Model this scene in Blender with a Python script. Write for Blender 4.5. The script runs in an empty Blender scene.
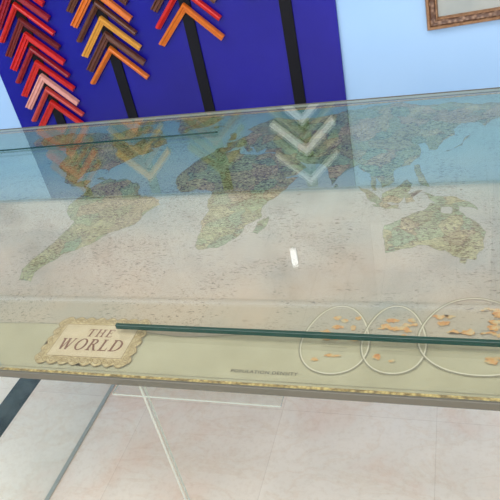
import bpy, bmesh, math, random
from mathutils import Vector, Matrix
random.seed(7)
H=0.6; TZ=0.75; WY=3.6*H
sc=bpy.context.scene
sc.view_settings.view_transform='Standard'
COL=sc.collection
# ---------------------------------------------------------------- materials
def mat(name,col=(.8,.8,.8),rough=.5,metal=0,spec=None):
    m=bpy.data.materials.new(name); m.use_nodes=True
    b=m.node_tree.nodes['Principled BSDF']
    b.inputs['Base Color'].default_value=(*col,1); b.inputs['Roughness'].default_value=rough
    b.inputs['Metallic'].default_value=metal
    if spec is not None: b.inputs['Specular IOR Level'].default_value=spec
    return m
def N(m,t,**k):
    n=m.node_tree.nodes.new(t)
    for a,v in k.items(): setattr(n,a,v)
    return n
def L(m,a,b): m.node_tree.links.new(a,b)
def bsdf(m): return m.node_tree.nodes['Principled BSDF']
def coords(m,scale=(1,1,1),rot=(0,0,0),loc=(0,0,0)):
    g=N(m,'ShaderNodeNewGeometry'); mp=N(m,'ShaderNodeMapping')
    mp.inputs['Scale'].default_value=scale; mp.inputs['Rotation'].default_value=rot; mp.inputs['Location'].default_value=loc
    L(m,g.outputs['Position'],mp.inputs['Vector']); return mp.outputs[0]
def ocoords(m,scale=(1,1,1)):
    g=N(m,'ShaderNodeTexCoord'); mp=N(m,'ShaderNodeMapping'); mp.inputs['Scale'].default_value=scale
    L(m,g.outputs['Object'],mp.inputs['Vector']); return mp.outputs[0]
def ramp(m,fac,stops,interp='LINEAR'):
    r=N(m,'ShaderNodeValToRGB'); e=r.color_ramp.elements; r.color_ramp.interpolation=interp
    while len(e)<len(stops): e.new(.5)
    for i,(p,c) in enumerate(stops): e[i].position=p; e[i].color=(*c,1)
    L(m,fac,r.inputs[0]); return r.outputs[0]
def noise(m,vec,scale,detail=4,rough=.5,dist=0):
    n=N(m,'ShaderNodeTexNoise'); n.inputs['Scale'].default_value=scale; n.inputs['Detail'].default_value=detail
    n.inputs['Roughness'].default_value=rough; n.inputs['Distortion'].default_value=dist
    L(m,vec,n.inputs['Vector']); return n.outputs['Fac']
def mix(m,fac,a,b,mode='MIX'):
    x=N(m,'ShaderNodeMix',data_type='RGBA',blend_type=mode)
    for s,v in ((x.inputs[0],fac),(x.inputs[6],a),(x.inputs[7],b)):
        if isinstance(v,(int,float)): s.default_value=v
        elif isinstance(v,tuple): s.default_value=(*v,1)
        else: L(m,v,s)
    return x.outputs[2]

def marble(name,base,vein,tile=None,scale=3,rough=.18,loc=(0,0,0),rot=(0,0,0),groutf=.8,hi=1.06,alt=(.97,.96,.95),row=None,crack=.3):
    m=mat(name,base,rough); v=coords(m)
    n1=noise(m,v,scale,6,.55,.35); c=ramp(m,n1,[(.34,vein),(.50,base),(.64,tuple(min(1,x*hi) for x in base))])
    n2=noise(m,coords(m,(1,1.7,1),(0,0,.5)),scale*1.5,8,.6,.7); vv=ramp(m,n2,[(.46,(1,1,1)),(.5,(.88,.78,.68)),(.54,(1,1,1))])
    c=mix(m,crack,c,vv,'MULTIPLY')
    n3=noise(m,v,scale*16,5,.7); c=mix(m,.5,c,ramp(m,n3,[(.32,(.86,.82,.77)),(.52,(1.0,1.0,1.0))]),'MULTIPLY')
    if tile:
        b=N(m,'ShaderNodeTexBrick'); b.offset=0; b.inputs['Scale'].default_value=1
        b.inputs['Brick Width'].default_value=tile; b.inputs['Row Height'].default_value=row or tile
        b.inputs['Mortar Size'].default_value=.0009; b.inputs['Color1'].default_value=(1,1,1,1); b.inputs['Color2'].default_value=(*alt,1)
        b.inputs['Mortar'].default_value=(groutf,groutf*.97,groutf*.94,1)
        L(m,coords(m,loc=loc,rot=rot),b.inputs['Vector']); c=mix(m,1.0,c,b.outputs['Color'],'MULTIPLY')
    L(m,c,bsdf(m).inputs['Base Color']); return m
M_floor=marble('floor_marble',(.90,.82,.69),(.88,.72,.58),tile=.7*H,loc=(2.2*H+.7*H*6,.11,0),scale=3.6,groutf=.86)
M_band=marble('added_pink_marble_band',(.93,.79,.72),(.66,.50,.44),tile=.46,row=.9,loc=(3.1,.3,0),rot=(math.radians(-90),0,0),scale=3.6,hi=1.1,alt=(.70,.72,.75),groutf=.6)  # slab tones alternate to give angular shapes in the table reflection
M_dark=marble('dark_marble',(.025,.045,.04),(.07,.10,.09),scale=9)
M_wall=mat('light_blue_paint',(.50,.68,.90),.7)
n=noise(M_wall,coords(M_wall),2,2); L(M_wall,ramp(M_wall,n,[(.3,(.31,.50,.76)),(.7,(.36,.55,.80))]),bsdf(M_wall).inputs['Base Color'])
M_white=mat('warm_white_paint',(.78,.75,.68),.8)
n=noise(M_white,coords(M_white),3,2); L(M_white,ramp(M_white,n,[(.3,(.55,.50,.40)),(.7,(.62,.57,.47))]),bsdf(M_white).inputs['Base Color'])
M_ceil=mat('white_ceiling_paint',(.8,.79,.76),.8)
n=noise(M_ceil,coords(M_ceil),3,2); L(M_ceil,ramp(M_ceil,n,[(.3,(.78,.77,.74)),(.7,(.83,.82,.8))]),bsdf(M_ceil).inputs['Base Color'])
M_blue=mat('cobalt_blue_panel',(.03,.02,.4),.25,spec=.3)
n=noise(M_blue,coords(M_blue),2.5,3); L(M_blue,ramp(M_blue,n,[(.3,(.004,.003,.17)),(.7,(.008,.006,.26))]),bsdf(M_blue).inputs['Base Color'])
M_black=mat('black_felt_rail',(.004,.004,.007),.7,spec=.2)

def glassmat(name,tint,rough=0.0,ior=1.5):
    m=bpy.data.materials.new(name); m.use_nodes=True; nt=m.node_tree; nt.nodes.clear()
    o=N(m,'ShaderNodeOutputMaterial'); t=N(m,'ShaderNodeBsdfTransparent'); t.inputs[0].default_value=(*tint,1)
    g=N(m,'ShaderNodeBsdfGlossy'); g.inputs['Roughness'].default_value=rough
    ge=N(m,'ShaderNodeNewGeometry'); mr=N(m,'ShaderNodeMapRange'); mr.inputs[3].default_value=ior; mr.inputs[4].default_value=1/ior
    L(m,ge.outputs['Backfacing'],mr.inputs[0])
    f=N(m,'ShaderNodeFresnel'); L(m,mr.outputs[0],f.inputs['IOR'])
    mx=N(m,'ShaderNodeMixShader'); L(m,f.outputs[0],mx.inputs[0]); L(m,t.outputs[0],mx.inputs[1]); L(m,g.outputs[0],mx.inputs[2])
    L(m,mx.outputs[0],o.inputs[0]); return m
M_glass=glassmat('clear_glass',(.97,.99,.98),ior=1.3)
M_glasstop=glassmat('table_glass',(.96,.98,.97),ior=1.78)
M_gedge=mat('green_glass_edge',(.003,.035,.028),.12)
M_gedge_l=mat('pale_glass_edge',(.30,.34,.30),.3)
M_gedge_w=mat('polished_glass_edge',(.40,.42,.37),.3)
M_rim=mat('dark_bronze_rim',(.085,.08,.062),.4,.1)
M_board=mat('backing_board',(.35,.3,.22),.8)

# ---------------------------------------------------------------- helpers
def mk(name,verts,faces,mats,idx=None,parent=None,smooth=False,loc=(0,0,0)):
    me=bpy.data.meshes.new(name); me.from_pydata([tuple(v) for v in verts],[],faces)
    for mm in (mats if isinstance(mats,(list,tuple)) else [mats]): me.materials.append(mm)
    if idx:
        for p,i in zip(me.polygons,idx): p.material_index=i
    if smooth:
        for p in me.polygons: p.use_smooth=True
    me.update(); o=bpy.data.objects.new(name,me); COL.objects.link(o); o.location=loc
    if parent: o.parent=parent
    return o
def box(name,x0,x1,y0,y1,z0,z1,m,parent=None,sidemat=None,bev=0):
    cx,cy=(x0+x1)/2,(y0+y1)/2
    V=[(x-cx,y-cy,z-z0) for z in(z0,z1) for y in(y0,y1) for x in(x0,x1)]
    F=[(0,2,3,1),(4,5,7,6),(0,1,5,4),(2,6,7,3),(0,4,6,2),(1,3,7,5)]
    ms=[m]; idx=None
    if sidemat:
        ms=[m,sidemat]; d=[x1-x0,y1-y0,z1-z0]; a=d.index(min(d)); ax=[2,2,1,1,0,0]; idx=[0 if q==a else 1 for q in ax]
    o=mk(name,V,F,ms,idx,None,loc=(cx,cy,z0))
    if bev:
        b=o.modifiers.new('b','BEVEL'); b.width=bev; b.segments=2
    if parent: o.parent=parent; o.matrix_parent_inverse=Matrix.Identity(4); o.location=Vector((cx,cy,z0))-parent.location
    return o
def empty(name,loc):
    e=bpy.data.objects.new(name,None); e.location=loc; e.empty_display_size=.05; COL.objects.link(e); return e
def tag(o,label,cat,group=None):
    o['label']=label; o['category']=cat
    if group: o['group']=group
def struct(o): o['kind']='structure'

# ---------------------------------------------------------------- room
X0,X1,Y0=-2.6,1.9,-1.6
struct(box('floor',X0,X1,Y0,WY,-.1,0,M_floor))
o=box('trim_1',-2.355*H,-2.215*H,Y0,WY-.001,.0002,.0012,M_dark); struct(o)
struct(box('wall_back',X0,X1,WY,WY+.12,0,2.7,M_wall))
struct(box('wall_left',X0-.12,X0,Y0,WY+.12,0,2.7,M_wall))
struct(box('wall_right',X1,X1+.12,Y0,WY+.12,0,2.7,M_wall))
struct(box('ceiling',X0-.12,X1+.12,Y0,WY+.12,2.7,2.8,M_ceil))
struct(box('trim_2',X0,X1,WY-.02,WY,TZ+.99*H,TZ+1.93*H,M_band))  # unseen band added for its pink reflection in the table glass
struct(box('trim_3',X0,X1,WY-.035,WY,TZ+1.93*H,TZ+1.97*H,M_ceil))
struct(box('trim_4',X0,X1,WY-.02,WY,TZ+1.97*H,2.7,M_white))

# ---------------------------------------------------------------- blue display panel
px0,px1=-2.974*H,-.636*H; PY=WY-.014
panel=empty('display_panel',((px0+px1)/2,WY-.007,0.0))
tag(panel,'cobalt blue wall display panel with black vertical hanging rails','display board')
box('panel_board',px0,px1,PY,WY-.0005,0.001,TZ+.975*H,M_blue,panel,bev=.002)
cols=[-2.63*H,-2.066*H,-1.511*H,-.915*H]
for c in cols:
    box('rail',c-.035*H,c+.035*H,PY-.007,PY-.0003,0.02,TZ+.96*H,M_black,panel,bev=.001)

# ---------------------------------------------------------------- frame corner samples
def wood(name,c1,c2,rough=.3,inner=None):
    m=mat(name,c1,rough,spec=.35); v=ocoords(m,(8,8,8)); n=noise(m,v,9,5,.6,.6)
    L(m,ramp(m,n,[(.3,c1),(.7,c2)]),bsdf(m).inputs['Base Color']); return m
palette={
'red':((.46,.008,.008),(.56,.02,.014)),'crimson':((.20,.006,.012),(.30,.012,.018)),'pink':((.58,.24,.20),(.66,.33,.28)),'salmon':((.40,.035,.03),(.50,.06,.045)),
'orange':((.52,.11,.01),(.62,.16,.015)),'yellow':((.56,.24,.03),(.64,.31,.05)),'brown':((.07,.02,.01),(.12,.04,.02)),'darkred':((.11,.008,.008),(.16,.014,.014)),
'tan':((.38,.17,.06),(.44,.23,.10)),'grey':((.20,.20,.22),(.30,.30,.32)),'silver':((.78,.79,.84),(.90,.90,.94)),'walnut':((.08,.04,.02),(.14,.08,.05))}
PM={k:wood(k+'_moulding',*v) for k,v in palette.items()}
words={'red':'bright red','crimson':'deep crimson','pink':'pale pink','salmon':'brick red','orange':'orange','yellow':'golden yellow','brown':'dark brown','darkred':'dark red','tan':'tan wood','grey':'dark grey','silver':'silver','walnut':'walnut brown'}
profs=[
 [(0,0),(0,.016),(.12,.020),(.35,.019),(.45,.014),(.75,.011),(.8,.009),(1,.008),(1,0)],
 [(0,0),(0,.012),(.1,.018),(.3,.021),(.55,.020),(.75,.016),(.85,.010),(1,.009),(1,0)],
 [(0,0),(0,.018),(.2,.018),(.25,.013),(.6,.015),(.7,.015),(.75,.009),(1,.009),(1,0)]]
def chevmesh(pi,w,half):
    pr=profs[pi]; V=[];F=[]; s2=math.sqrt(2)
    for k in range(3):
        for (u,h) in pr:
            off=u*w
            if k==1: x,z=0,-off*s2
            elif k==0: x=-half+off/s2; z=-half-off/s2
            else: x=half-off/s2; z=-half-off/s2
            V.append((x,-h,z))
    n=len(pr)
    for k in range(2):
        for i in range(n-1):
            a=k*n+i; F.append((a,a+1,a+n+1,a+n))
        F.append((k*n+n-1,k*n,k*n+n,k*n+2*n-1))
    F.append(tuple(range(n-1,-1,-1))); F.append(tuple(range(2*n,3*n)))
    me=bpy.data.meshes.new('frame_corner_sample'); me.from_pydata(V,[],F)
    bm=bmesh.new(); bm.from_mesh(me); bmesh.ops.recalc_face_normals(bm,faces=bm.faces); bm.to_mesh(me); bm.free()
    return me
cws={0:.038*H,1:.032*H,2:.042*H}; half=.212*H
base_meshes={}
def chev(cx,zap,colname,pi,sc_=1.0):
    key=(pi,colname)
    if key not in base_meshes:
        me=chevmesh(pi,cws[pi],half); me.materials.append(PM[colname]); base_meshes[key]=me
    o=bpy.data.objects.new('frame_corner_sample',base_meshes[key]); COL.objects.link(o)
    o.location=(cx,PY-.0072,TZ+zap); o.scale=(sc_,1,sc_)
    o.rotation_euler=(0,math.radians(random.uniform(-1.2,1.2)),0)
    tag(o,f'{words[colname]} mitred picture frame corner sample hanging on blue panel','picture frame sample','frame corner samples on the display panel')
c1=['red','salmon','pink','red','crimson','red','darkred','red','crimson','red','crimson','red','crimson']
for i,c in enumerate(c1): chev(cols[0],(-.20+.092*i)*H,c,i%3)
c2=['orange','brown','yellow','brown','orange','brown','tan','darkred','yellow']
for i,c in enumerate(c2): chev(cols[1],(.105+.092*i)*H,c,(i+1)%3)
c3=['orange','red','brown','darkred','brown','walnut']
for i,c in enumerate(c3): chev(cols[2],(.295+.105*i)*H,c,i%3)
c4=['silver','grey','silver','grey','silver']
for i,c in enumerate(c4): chev(cols[3],(.50+.105*i)*H,c,i%3)

# ---------------------------------------------------------------- wall picture
M_fr=wood('carved_gilt_wood',(.16,.07,.03),(.34,.19,.10),.4)
M_fr2=mat('carved_ornament',(.4,.25,.13),.45)
v=ocoords(M_fr2); vo=N(M_fr2,'ShaderNodeTexVoronoi'); vo.inputs['Scale'].default_value=75; L(M_fr2,v,vo.inputs['Vector'])
L(M_fr2,ramp(M_fr2,vo.outputs['Distance'],[(.1,(.32,.19,.12)),(.6,(.10,.045,.025))]),bsdf(M_fr2).inputs['Base Color'])
bp=N(M_fr2,'ShaderNodeBump'); bp.inputs['Strength'].default_value=.6; bp.inputs['Distance'].default_value=.005; bp.invert=True
L(M_fr2,vo.outputs['Distance'],bp.inputs['Height']); L(M_fr2,bp.outputs[0],bsdf(M_fr2).inputs['Normal'])
M_art=mat('faded_print',(.5,.5,.45),.5); n=noise(M_art,ocoords(M_art),5,5); L(M_art,ramp(M_art,n,[(.3,(.27,.31,.31)),(.7,(.42,.42,.38))]),bsdf(M_art).inputs['Base Color'])
fx0,fz0=-.155*H,TZ-.035*H; fw,fh=.62*H,.40*H
pic=empty('framed_picture',(fx0,WY-.001,fz0)); tag(pic,'carved brown wooden picture frame with faded print hanging on blue wall','picture frame')
def ringframe(name,w,h,prof,m,parent):
    V=[];F=[];n=len(prof)
    for (sx,sz,cx,cz) in ((1,1,0,0),(-1,1,w,0),(-1,-1,w,h),(1,-1,0,h)):
        for (u,hh) in prof: V.append((cx+sx*u,-hh,cz+sz*u))
    for k in range(4):
        for i in range(n-1):
            a=k*n+i;b=((k+1)%4)*n+i; F.append((a,b,b+1,a+1))
    return mk(name,V,F,m,None,parent)
ringframe('outer_moulding',fw,fh,[(0,0),(0,.014),(.003,.020),(.009,.020),(.011,.017)],M_fr,pic)
ringframe('carved_band',fw,fh,[(.011,.016),(.016,.020),(.026,.018),(.03,.013)],M_fr2,pic)
ringframe('inner_moulding',fw,fh,[(.03,.015),(.034,.015),(.037,.007),(.037,0)],M_fr,pic)
mk('print',[(.036,-.005,.036),(fw-.036,-.005,.036),(fw-.036,-.005,fh-.036),(.036,-.005,fh-.036)],[(0,1,2,3)],M_art,None,pic)
pic.rotation_euler=(0,math.radians(-2.5),0)

# small wall lamp
M_em=mat('lamp_glow',(1,1,1),.4); bsdf(M_em).inputs['Emission Color'].default_value=(1,.98,.95,1); bsdf(M_em).inputs['Emission Strength'].default_value=3
M_chrome=mat('brushed_steel',(.6,.6,.6),.3,.9)
def cyl(name,r,h,m,parent,loc,seg=24,r2=None,rot=None):
    bm=bmesh.new(); bmesh.ops.create_cone(bm,cap_ends=True,segments=seg,radius1=r,radius2=r if r2 is None else r2,depth=h)
    bmesh.ops.bevel(bm,geom=[e for e in bm.edges if len(e.link_faces)==2 and e.calc_face_angle()>1],offset=min(r,h)*.2,segments=2,affect='EDGES')
    me=bpy.data.meshes.new(name); bm.to_mesh(me); bm.free(); me.materials.append(m)
    for p in me.polygons: p.use_smooth=True
    o=bpy.data.objects.new(name,me); COL.objects.link(o); o.parent=parent; o.location=loc
    if rot:o.rotation_euler=rot
    return o
lamp=empty('wall_lamp',(-1.12*H,WY-.021,TZ+1.5*H)); tag(lamp,'small white tubular lamp fixed to the marble wall band','wall lamp')
box('back_plate',lamp.location.x-.012,lamp.location.x+.012,WY-.03,WY-.021,TZ+1.44*H,TZ+1.56*H,M_chrome,lamp,bev=.002)
cyl('tube',.013,.08,M_em,lamp,(0,-.022,0))

# ---------------------------------------------------------------- table
tx0,tx1=-2.42*H,.40*H; ty0,ty1=.905*H,2.572*H
table=empty('glass_table',((tx0+tx1)/2,(ty0+ty1)/2,0)); tag(table,'long glass-topped table with dark bronze rim and clear glass legs','table')
box('backing_board',tx0+.004,tx1-.004,ty0+.004,ty1-.004,TZ-.0112,TZ-.0098,M_board,table)
box('glass_top',tx0+.005,tx1-.005,ty0+.005,ty1-.005,TZ-.006,TZ,M_glasstop,table,M_gedge_l)
def rim():
    w=.004
    pr=[(0,TZ-.0108),(0,TZ+.0005),(.001,TZ+.0014),(w-.001,TZ+.0014),(w,TZ+.0004)]
    V=[];F=[];n=len(pr)
    for (sx,sy,cx,cy) in ((1,1,tx0,ty0),(-1,1,tx1,ty0),(-1,-1,tx1,ty1),(1,-1,tx0,ty1)):
        for (u,z) in pr: V.append((cx+sx*u-table.location.x,cy+sy*u-table.location.y,z))
    for k in range(4):
        for i in range(n-1):
            a=k*n+i;b=((k+1)%4)*n+i; F.append((a,b,b+1,a+1))
    return mk('rim',V,F,M_rim,None,table)
rim()
def gpane(name,x0,x1,y0,y1,z0,z1,e=None): return box(name,x0,x1,y0,y1,z0,z1,M_glass,table,e or M_gedge_l,bev=0)
gpane('glass_leg',-1.755*H,-1.747*H,1.05*H,2.3*H,.0045,TZ-.0115)
box('leg_channel',-1.762*H,-1.744*H,1.03*H,2.32*H,.0015,.005,M_gedge_w,table)
gpane('glass_leg',-.883*H,-.876*H,1.10*H,1.12*H,.0015,TZ-.0115,M_gedge_w)
gpane('glass_leg',.2*H,.21*H,1.10*H,1.12*H,.0015,TZ-.0115,M_gedge_w)
gpane('glass_stretcher',-.785*H,-.37*H,.878*H,.96*H,TZ-.0145,TZ-.0115)

# ---------------------------------------------------------------- world map
ZM=TZ-.0092
mapx0,mapx1,mapy0,mapy1=tx0+.010,tx1-.010,ty0+.006,ty1-.010
def mx(lon): return H*(-.762+(lon-20)*.0061)
def my(lat): return H*(1.468+(lat+35)*.0085) if lat<0 else H*(1.7655+lat*.0100)
wm=empty('world_map',((mapx0+mapx1)/2,(mapy0+mapy1)/2,ZM)); tag(wm,'large printed political world map lying under the table glass','map')
ox,oy=wm.location.x,wm.location.y
def specks(m,c,gate_scale,g0,g1,layers):
    for (sx_,sy_,t0,t1,dark) in layers:
        a=noise(m,coords(m,(sx_,sy_,1)),1,2,.6); c2=mix(m,1.0,c,ramp(m,a,[(t0,(1,1,1)),(t1,dark)]),'MULTIPLY')
        g=noise(m,coords(m,loc=(sx_,0,0)),gate_scale,2); c=mix(m,ramp(m,g,[(g0,(0,0,0)),(g1,(1,1,1))]),c,c2)
    return c
M_sea=mat('map_sea',(.4,.55,.58),.7,spec=.2)
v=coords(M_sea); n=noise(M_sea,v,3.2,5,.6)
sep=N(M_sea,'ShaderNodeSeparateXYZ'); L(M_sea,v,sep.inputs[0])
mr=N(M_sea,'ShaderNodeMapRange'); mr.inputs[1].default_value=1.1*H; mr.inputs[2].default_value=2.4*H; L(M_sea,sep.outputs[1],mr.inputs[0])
c=ramp(M_sea,mr.outputs[0],[(0,(.36,.32,.25)),(.2,(.36,.32,.27)),(.42,(.31,.33,.30)),(.6,(.24,.34,.34)),(.8,(.19,.34,.36)),(1,(.18,.32,.32))])  # warmer pink southwards: reflected wall glow put into the sea colour
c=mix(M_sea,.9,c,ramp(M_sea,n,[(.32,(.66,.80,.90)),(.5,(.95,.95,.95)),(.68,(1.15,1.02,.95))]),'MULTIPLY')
br=N(M_sea,'ShaderNodeTexBrick'); br.offset=0; br.inputs['Scale'].default_value=1; br.inputs['Brick Width'].default_value=.0061*15*H; br.inputs['Row Height'].default_value=.0085*15*H
br.inputs['Mortar Size'].default_value=.0005; br.inputs['Color1'].default_value=br.inputs['Color2'].default_value=(1,1,1,1); br.inputs['Mortar'].default_value=(.80,.82,.82,1)
L(M_sea,coords(M_sea,loc=(5,5,0)),br.inputs['Vector']); c=mix(M_sea,.7,c,br.outputs['Color'],'MULTIPLY')
c=specks(M_sea,c,9,.46,.56,[(110,290,.60,.64,(.45,.42,.40)),(170,360,.60,.65,(.42,.4,.38))])
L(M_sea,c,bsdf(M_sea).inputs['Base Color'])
M_land=mat('map_land',(.5,.5,.3),.7,spec=.2)
v=coords(M_land)
def vor(feature,scale):
    q=N(M_land,'ShaderNodeTexVoronoi',feature=feature); q.inputs['Scale'].default_value=scale
    nn=N(M_land,'ShaderNodeTexNoise'); nn.inputs['Scale'].default_value=30
    L(M_land,v,nn.inputs['Vector']); ad=N(M_land,'ShaderNodeVectorMath',operation='MULTIPLY_ADD'); ad.inputs[1].default_value=(.04,.04,0)
    L(M_land,nn.outputs['Color'],ad.inputs[0]); L(M_land,v,ad.inputs[2]); L(M_land,ad.outputs[0],q.inputs['Vector']); return q
q=vor('F1',24); s=N(M_land,'ShaderNodeSeparateColor'); L(M_land,q.outputs['Color'],s.inputs[0])
c=ramp(M_land,s.outputs[0],[(0,(.22,.29,.17)),(.2,(.29,.30,.17)),(.4,(.19,.28,.18)),(.6,(.30,.28,.17)),(.8,(.24,.27,.15)),(1,(.27,.32,.21))],'CONSTANT')
e=vor('DISTANCE_TO_EDGE',24); c=mix(M_land,.8,c,ramp(M_land,e.outputs['Distance'],[(0,(.6,.45,.4)),(.03,(1,1,1))]),'MULTIPLY')
n4=noise(M_land,v,16,6,.75); c=mix(M_land,.7,c,ramp(M_land,n4,[(.35,(.68,.70,.62)),(.6,(1.08,1.08,1.02))]),'MULTIPLY')
c=specks(M_land,c,14,.35,.45,[(120,290,.54,.59,(.36,.34,.28)),(190,400,.54,.59,(.36,.34,.30)),(70,190,.62,.66,(1.5,1.45,1.35))])
L(M_land,c,bsdf(M_land).inputs['Base Color'])
M_coast=mat('map_coastline',(.13,.16,.12),.7)
M_parch=mat('map_parchment_border',(.50,.46,.33),.7,spec=.2); n=noise(M_parch,coords(M_parch),12,5); L(M_parch,ramp(M_parch,n,[(.3,(.33,.30,.20)),(.7,(.40,.365,.25))]),bsdf(M_parch).inputs['Base Color'])
M_cream=mat('map_cream',(.62,.52,.38),.7,spec=.2); n=noise(M_cream,coords(M_cream),40,4); L(M_cream,ramp(M_cream,n,[(.3,(.46,.37,.24)),(.7,(.54,.44,.30))]),bsdf(M_cream).inputs['Base Color'])
M_gold=mat('map_gold_rope',(.5,.36,.14),.6,spec=.2)
vo=N(M_gold,'ShaderNodeTexVoronoi'); vo.inputs['Scale'].default_value=170; L(M_gold,coords(M_gold),vo.inputs['Vector'])
L(M_gold,ramp(M_gold,vo.outputs['Distance'],[(.2,(.60,.45,.18)),(.55,(.34,.23,.08)),(.8,(.18,.12,.04))]),bsdf(M_gold).inputs['Base Color'])
M_ink=mat('map_ink',(.05,.035,.025),.7); M_inkred=mat('map_title_ink',(.15,.045,.025),.7)
M_line=mat('map_outline_ink',(.22,.20,.14),.7); M_or=mat('map_inset_land',(.72,.36,.10),.7)
M_pale=mat('map_inset_outline',(.55,.50,.38),.7)
n=noise(M_or,coords(M_or),90,5,.7); L(M_or,ramp(M_or,n,[(.4,(.46,.36,.20)),(.52,(.52,.27,.08)),(.62,(.40,.15,.04))]),bsdf(M_or).inputs['Base Color'])
def flat(name,polys,m,dz,parent=wm,tri=True,step=0):
    bm=bmesh.new()
    for k,P in enumerate(polys):
        vs=[bm.verts.new((x-ox,y-oy,dz+step*k)) for x,y in P]
        f=bm.faces.new(vs)
    if tri: bmesh.ops.triangulate(bm,faces=bm.faces[:])
    for f in bm.faces:
        f.normal_update()
        if f.normal.z<0: f.normal_flip()
    me=bpy.data.meshes.new(name); bm.to_mesh(me); bm.free(); me.materials.append(m)
    o=bpy.data.objects.new(name,me); COL.objects.link(o); o.parent=parent; return o
def rect(a,b,c_,d): return [(a,c_),(b,c_),(b,d),(a,d)]
def lines(P,w,closed=True):
    out=[];n=len(P)
    for i in range(n if closed else n-1):
        (ax,ay),(bx,by)=P[i],P[(i+1)%n]; d=math.hypot(bx-ax,by-ay)
        if d<1e-7: continue
        nx_,ny_=-(by-ay)/d*w/2,(bx-ax)/d*w/2; out.append([(ax+nx_,ay+ny_),(bx+nx_,by+ny_),(bx-nx_,by-ny_),(ax-nx_,ay-ny_)])
    return out
flat('paper_sheet',[rect(mapx0,mapx1,mapy0,mapy1)],M_parch,0)
sx0,sx1,sy0,sy1=mapx0+.03*H,mapx1-.03*H,1.075*H,mapy1-.012*H
K=60; edge=[(sx0+(sx1-sx0)*i/K, sy0+.035*H*abs(math.sin(i/K*math.pi*3+.4))) for i in range(K+1)]
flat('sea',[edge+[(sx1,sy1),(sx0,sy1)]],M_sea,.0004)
flat('sea_rule',lines(edge,.0016,False),M_line,.0005,tri=False)
def fract(P,lv=3,amp=.13):
    for _ in range(lv):
        Q=[]
        for i,a in enumerate(P):
            b=P[(i+1)%len(P)]; dx,dy=b[0]-a[0],b[1]-a[1]; r=random.uniform(-amp,amp)
            Q+= [a,((a[0]+b[0])/2-dy*r,(a[1]+b[1])/2+dx*r)]
        P=Q
    return P
lands={
'af':[(-6,35),(10,37),(11,33),(20,31),(32,31),(35,28),(39,18),(43,12),(51,12),(47,4),(41,-3),(39,-8),(41,-15),(35,-20),(35,-25),(32,-29),(27,-34),(19,-35),(15,-27),(12,-17),(13,-9),(9,-1),(9,4),(4,6),(-5,5),(-9,5),(-15,11),(-17,15),(-16,21),(-13,28),(-9,32)],
'sa':[(-80,-3),(-79,1),(-77,7),(-72,12),(-62,10.5),(-52,5),(-50,0),(-44,-2.5),(-37,-5),(-35,-8),(-39,-14),(-40,-21),(-48,-26),(-53,-33),(-57,-36),(-62,-39),(-65,-44),(-68,-50),(-66,-55),(-72,-54),(-75,-48),(-73,-38),(-71,-30),(-70,-19),(-76,-14),(-81,-6)],
'na':[(-77,8),(-83,10),(-88,15),(-97,16),(-105,20),(-110,28),(-115,31),(-122,36),(-124,46),(-132,55),(-145,60),(-158,57),(-165,62),(-165,69),(-150,71),(-130,70),(-115,69),(-100,68),(-92,72),(-82,69),(-82,62),(-94,59),(-88,56),(-80,52),(-77,60),(-70,62),(-63,58),(-56,52),(-65,48),(-62,45),(-70,42),(-75,37),(-81,31),(-80,26),(-84,30),(-91,29),(-97,27),(-96,19),(-90,21),(-87,20),(-88,16),(-83,14),(-82,10)],
'eu':[(-9,37),(-9,43),(-2,44),(-4,48),(3,51),(8,54),(10,58),(5,60),(12,66),(22,71),(40,67),(45,68),(60,69),(72,73),(85,74),(104,77),(115,74),(130,72),(150,71),(170,69),(179,66),(174,58),(164,53),(160,48),(156,52),(147,52),(142,47),(143,42),(136,37),(133,31),(129,31),(126,37),(122,36),(124,33),(124,26),(119,20),(111,17),(112,9),(106,5),(101,13),(103,3),(100,6),(98,15),(94,17),(90,22),(86,20),(80,14),(78,8),(74,16),(72,21),(66,25),(57,26),(51,29),(56,25),(59,22),(55,17),(44,13),(39,20),(35,28),(35,36),(27,37),(27,41),(22,37),(18,42),(13,45),(18,40),(16,38),(10,44),(3,43),(0,39),(-5,36)],
'au':[(114,-22),(122,-18),(129,-15),(132,-11),(136,-12),(136,-16),(140,-17),(142,-11),(146,-19),(153,-26),(152,-33),(149,-38),(144,-38),(138,-34),(132,-32),(124,-33),(116,-35),(115,-30)],
'gr':[(-45,60),(-52,66),(-56,75),(-65,77),(-50,78),(-28,78),(-20,76),(-24,70),(-38,66)],
'md':[(44,-17),(49,-13),(50,-17),(47,-25),(44,-24)],
'su':[(95,5),(99,3),(106,-4),(105,-6),(101,-3)],'jv':[(105,-7),(114,-7.5),(114,-9),(106,-8)],
'bo':[(109,1),(113,3),(117,7),(119,5),(117,0),(115,-4),(110,-3)],'sl':[(119,0),(125,1),(121,0),(123,-4),(120,-5)],
'ng':[(131,-1),(135,-3),(141,-3),(147,-6),(150,-10),(144,-8),(138,-8),(133,-4)],
'ph':[(122,18),(124,18),(126,12),(128,7),(125,8),(123,13)],'jp':[(137,29),(142,31),(147,33),(149,40),(152,42),(148,37),(146,34),(139,29)],
'uk':[(-5,50),(1,51),(0,54),(-3,58),(-6,57),(-4,54)],'ic':[(-22,64),(-14,65),(-18,67),(-23,66)],
'nz':[(167,-46),(173,-42),(178,-38),(174,-36),(173,-41),(170,-46)],'tas':[(145,-41),(148,-41),(147,-44),(145,-43)],
'lk':[(80,9),(82,7),(80,6)],'cu':[(-84,22),(-75,20),(-80,23)],
'ba':[(-90,72),(-80,73),(-65,66),(-62,62),(-75,64),(-88,69)],'el':[(-90,75),(-95,78),(-70,78),(-75,75)]}
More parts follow.
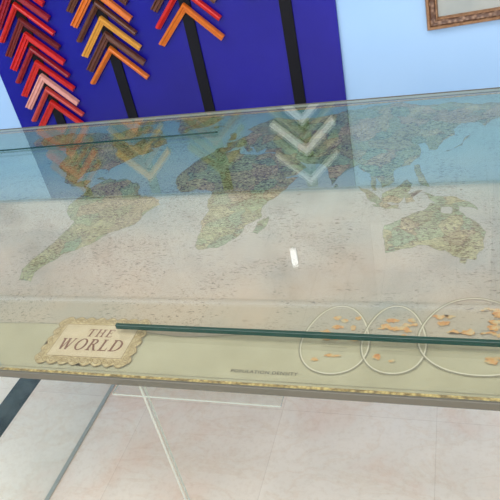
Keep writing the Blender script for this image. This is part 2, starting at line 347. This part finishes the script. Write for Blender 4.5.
stretch={'af':(1.18,1.07,18,-35),'sa':(1.4,1.15,-68,-54),'na':(1.15,1.0,-90,40),'au':(1.18,1.3,133,-26),'bo':(1.5,1.5,114,1),'su':(1.4,1.4,100,0),'jv':(1.5,1.8,110,-8),'ng':(1.35,1.5,140,-5),'sl':(1.5,1.5,121,-2),'ph':(1.5,1.4,123,13)}
polys=[]
for k,P in lands.items():
    if k in stretch:
        a,b,u,w_=stretch[k]; P=[(u+(x-u)*a,w_+(y-w_)*b) for x,y in P]
    Q=fract(P,3 if len(P)>8 else 2,.10 if k=='eu' else .13)
    polys.append([(mx(a),min(my(b),sy1-.001)) for a,b in Q])
flat('land_masses',polys,M_land,.0006,step=.000008)
flat('coastline',[q_ for P in polys for q_ in lines(P,.0008)],M_coast,.00085,tri=False,step=1e-8)
def strip_rect(name,x0,x1,y0,y1,w,m,dz): return flat(name,[rect(x0,x1,y0,y0+w),rect(x0,x1,y1-w,y1),rect(x0,x0+w,y0,y1),rect(x1-w,x1,y0,y1)],m,dz,step=.00001)
strip_rect('gold_rope_border',mapx0+.006*H,mapx1-.006*H,mapy0+.010*H,mapy1-.002*H,.010*H,M_gold,.0005)
strip_rect('border_rule',mapx0+.018*H,mapx1-.018*H,mapy0+.027*H,mapy1-.012*H,.0012*H,M_line,.0011)
def ell(cx,cy,rx,ry,n=64): return [(cx+rx*math.cos(t*2*math.pi/n),cy+ry*math.sin(t*2*math.pi/n)) for t in range(n)]
def lob(cx,cy,rx,ry,n=96):
    out=[]
    for t in range(n):
        a=t*2*math.pi/n; r=1+.045*math.cos(3*a+1.57)-.02*math.cos(2*a); out.append((cx+rx*r*math.cos(a),cy+ry*r*math.sin(a)))
    return out
for ii,(cx,cy,rx,ry) in enumerate(((-.281,1.088,.084,.118),(-.145,1.095,.076,.115),(.035,1.115,.130,.128))):
    cx,cy,rx,ry=[q*H for q in (cx,cy,rx,ry)]
    dz=.0012+.0004*ii
    P=lob(cx,cy,rx,ry)
    flat('inset_outline',lines(P,.0017),M_line,dz,tri=False)
    flat('inset_inner_line',lines(lob(cx,cy,rx-.002,ry-.002),.0018),M_pale,dz+.0001,tri=False)
    for k in range(12):
        a=random.uniform(-.6,.6)*rx; b=(random.uniform(.0,.72) if k<10 else random.uniform(-.7,-.45))*ry
        flat('inset_land',[fract(ell(cx+a,cy+b,rx*random.uniform(.08,.24),ry*random.uniform(.03,.085),8),2,.45)],M_or,dz+.0002+.00001*k)
    for j in range(3): flat('inset_caption_rule',[rect(cx-rx*.35,cx+rx*.35,cy-ry*(.10+.12*j)-.0005,cy-ry*(.10+.12*j))],M_line,dz+.00035)
# cartouche
cx0,cx1,cy0,cy1=-1.070*H,-.772*H,.950*H,1.140*H
def scallop(x0,x1,y0,y1,n,m_,amp):
    P=[]
    def side(ax,ay,bx,by,nx,ny,k):
        for i in range(k*6):
            t=i/(k*6); r=abs(math.sin(t*k*math.pi))*amp; P.append((ax+(bx-ax)*t+nx*r,ay+(by-ay)*t+ny*r))
    side(x0,y0,x1,y0,0,-1,n); side(x1,y0,x1,y1,1,0,m_); side(x1,y1,x0,y1,0,1,n); side(x0,y1,x0,y0,-1,0,m_); return P
M_scroll=mat('map_cartouche_scroll',(.5,.38,.2),.6,spec=.2)
vo=N(M_scroll,'ShaderNodeTexVoronoi'); vo.inputs['Scale'].default_value=150; L(M_scroll,coords(M_scroll),vo.inputs['Vector'])
L(M_scroll,ramp(M_scroll,vo.outputs['Distance'],[(.1,(.52,.42,.25)),(.5,(.44,.34,.18)),(.8,(.34,.25,.12))]),bsdf(M_scroll).inputs['Base Color'])
M_scrolld=mat('map_cartouche_linework',(.20,.125,.05),.7)
SP=scallop(cx0+.010,cx1-.010,cy0+.008,cy1-.008,8,5,.006)
flat('cartouche_frame',[SP],M_scroll,.0025)
flat('cartouche_edge',lines(SP,.0008),M_scrolld,.0026,tri=False)
def curl(x,y,r,a0,sgn,turn=1.5,w=.0009):
    k=26; pts=[(x+r*(1-.8*i/k)*math.cos(a0+sgn*turn*2*math.pi*i/k),y+r*(1-.8*i/k)*math.sin(a0+sgn*turn*2*math.pi*i/k)) for i in range(k+1)]
    return lines(pts,w,False)
cur=[]
nx_=14
for i in range(nx_):
    x=cx0+.014+(cx1-cx0-.028)*i/(nx_-1)
    for yy,s in ((cy0+.012,1),(cy1-.012,-1)): cur+=curl(x,yy,.0062,0 if i%2 else math.pi,1 if i%2 else -1)
for j in range(1,7):
    y=cy0+.010+(cy1-cy0-.020)*j/7
    for xx in (cx0+.013,cx1-.013): cur+=curl(xx,y,.0068,math.pi/2,1 if j%2 else -1)
flat('cartouche_scrollwork',cur,M_scrolld,.0027,tri=False)
flat('cartouche_rule',[rect(cx0+.022,cx1-.022,cy0+.020,cy1-.020)],M_scrolld,.0028)
flat('cartouche_panel',[rect(cx0+.0229,cx1-.0229,cy0+.0209,cy1-.0209)],M_cream,.0029)
def text(body,x,y,size,m,dz=.0012,xs=1,space=1,shear=0,bold=0,parent=wm,rot=0):
    cu=bpy.data.curves.new('t','FONT'); cu.body=body; cu.size=size; cu.align_x='CENTER'; cu.align_y='CENTER'; cu.space_character=space; cu.shear=shear; cu.offset=bold
    t=bpy.data.objects.new('t',cu); COL.objects.link(t); dg=bpy.context.evaluated_depsgraph_get(); dg.update()
    me=bpy.data.meshes.new_from_object(t.evaluated_get(dg)); bpy.data.objects.remove(t)
    me.materials.clear(); me.materials.append(m)
    o=bpy.data.objects.new('lettering',me); COL.objects.link(o); o.parent=parent; o.location=(x-ox,y-oy,dz); o.scale=(xs,1,1); o.rotation_euler=(0,0,rot); return o
# hand-built roman serif capitals for the title (unit cap height 1)
def q4(ax,ay,bx,by,w): return [(ax-w/2,ay),(ax+w/2,ay),(bx+w/2,by),(bx-w/2,by)]
def arcb(cx,cy,rx,ry,a0,a1,wt,wn,k=20):
    out=[]
    for i in range(k):
        t0=math.radians(a0+(a1-a0)*i/k); t1=math.radians(a0+(a1-a0)*(i+1)/k)
        def p(t,inn):
            c_,s_=math.cos(t),math.sin(t); return (cx+(rx-(wt if inn else 0))*c_,cy+(ry-(wn if inn else 0))*s_)
        out.append([p(t0,0),p(t1,0),p(t1,1),p(t0,1)])
    return out
S,T_=.18,.08
def stem(x): return [rect(x,x+S,0,1),rect(x-.09,x+S+.09,0,T_),rect(x-.09,x+S+.09,1-T_,1)]
G={'T':(.86,[rect(.345,.345+S,0,1),rect(.24,.62,0,T_),rect(.02,.84,1-T_,1),[(.02,.74),(.06,.74),(.10,1),(.02,1)],[(.84,.74),(.80,.74),(.76,1),(.84,1)]]),
'H':(.95,stem(.12)+stem(.64)+[rect(.2,.7,.49,.49+T_)]),
'E':(.80,stem(.12)+[rect(.2,.72,0,T_),rect(.2,.70,1-T_,1),rect(.2,.56,.49,.49+T_),[(.72,0),(.72,.26),(.69,.26),(.62,0)],[(.70,1),(.70,.76),(.67,.76),(.60,1)],rect(.53,.56,.38,.66)]),
'W':(1.28,[q4(.20,1,.42,0,S),q4(.64,1,.42,0,T_),q4(.60,1,.84,0,S),q4(1.10,1,.84,0,T_*1.2),rect(.05,.38,1-T_,1),rect(.48,.76,1-T_,1),rect(.98,1.22,1-T_,1)]),
'O':(1.0,arcb(.5,.5,.46,.52,0,360,S,T_,40)),
'R':(.92,stem(.12)+arcb(.36,.75,.32,.25,-90,90,S*.95,T_)+[rect(.2,.37,1-T_,1),rect(.2,.37,.5,.5+T_),q4(.44,.52,.74,0,S),rect(.66,.92,0,T_)]),
'L':(.78,stem(.12)+[rect(.2,.72,0,T_),[(.72,0),(.72,.30),(.69,.30),(.60,0)]]),
'D':(.98,stem(.12)+arcb(.36,.5,.56,.5,-90,90,S,T_)+[rect(.2,.37,1-T_,1),rect(.2,.37,0,T_)])}
def title(word,cx,cy,h,xs,gap,name):
    tot=sum(G[c][0] for c in word)+gap*(len(word)-1); x=-tot/2; out=[]
    for i,c in enumerate(word):
        for P in G[c][1]: out.append([(cx+(px+x)*h*xs+ (py-.5)*h*.08,cy+(py-.5)*h) for px,py in P])
        x+=G[c][0]+gap
    bm=bmesh.new()
    for k,P in enumerate(out):
        bm.faces.new([bm.verts.new((a-ox,b-oy,.00295+.000001*k)) for a,b in P])
    for f in bm.faces:
        f.normal_update()
        if f.normal.z<0: f.normal_flip()
    me=bpy.data.meshes.new(name); bm.to_mesh(me); bm.free(); me.materials.append(M_inkred)
    o=bpy.data.objects.new(name,me); COL.objects.link(o); o.parent=wm
ccx=(cx0+cx1)/2; ccy=(cy0+cy1)/2
title('THE',ccx+.005,ccy+.0175,.0175,.95,.16,'title_lettering')
title('WORLD',ccx,ccy-.0095,.0255,.86,.08,'title_lettering')
text('POPULATION DENSITY',-.43*H,.968*H,.0085,M_ink,space=1.12)
text('AUSTRALIA',mx(134),my(-24),.012,M_ink,space=2.4,bold=.0002)
text('INDIAN  OCEAN',mx(80),my(-28),.010,M_line,space=1.6,shear=.2)
text('AFRICA',mx(18),my(10),.012,M_ink,space=1.5)
text('SOUTH AMERICA',mx(-58),my(-10),.009,M_ink,space=1.1)

# ---------------------------------------------------------------- dark green glass edge lines on table, built as solid strips
def strip(x0,x1,y0,y1,t,label,rot=0):
    o=box('green_strip',x0,x1,y0,y1,TZ+.0016,TZ+.0016+t,M_gedge,bev=.0006); o.rotation_euler=(0,0,rot); tag(o,label,'glass strip'); return o
strip(-.863*H,.30*H,1.070*H,1.080*H,.008,'long dark green edge of a glass sheet, built as a strip on map table',math.radians(-.8))
strip(-2.1*H,-.97*H,2.30*H,2.308*H,.0035,'thin dark green strip along the back of map table',math.radians(1.5))

# ---------------------------------------------------------------- lights
w=bpy.data.worlds.new('w'); sc.world=w; w.use_nodes=True
w.node_tree.nodes['Background'].inputs[0].default_value=(1,.97,.93,1); w.node_tree.nodes['Background'].inputs[1].default_value=1.3
def area(loc,rot,sx,sy,p,col):
    l=bpy.data.lights.new('area','AREA'); l.shape='RECTANGLE'; l.size=sx; l.size_y=sy; l.energy=p; l.color=col
    o=bpy.data.objects.new('fill_light',l); o.location=loc; o.rotation_euler=rot; COL.objects.link(o)
area((-.7,.2,2.65),(0,0,0),3,1.6,58,(1,.97,.92))  # added overhead fill, no fixture modelled
area((-.5,-1.3,1.6),(math.radians(75),0,0),3.5,1.8,40,(1,.97,.94))  # added fill from the front, brightens floor and table

# ---------------------------------------------------------------- camera
Xc=Vector((.948,-.008,-.318)).normalized(); Dc=Vector((.190,.821,.539)); Dc=(Dc-Dc.dot(Xc)*Xc).normalized(); U=-Dc
Yc=Vector((.256,-.578,.775)); Yc=(Yc-Yc.dot(Xc)*Xc-Yc.dot(U)*U).normalized()
R=Matrix(((Xc.x,-Xc.y,-Xc.z),(Yc.x,-Yc.y,-Yc.z),(U.x,-U.y,-U.z)))
cd=bpy.data.cameras.new('cam'); cam=bpy.data.objects.new('camera',cd); COL.objects.link(cam)
cd.sensor_width=36; cd.lens=36*624/500; cd.clip_start=.02
cam.matrix_world=Matrix.Translation((0,0,TZ+H))@R.to_4x4()
sc.camera=cam
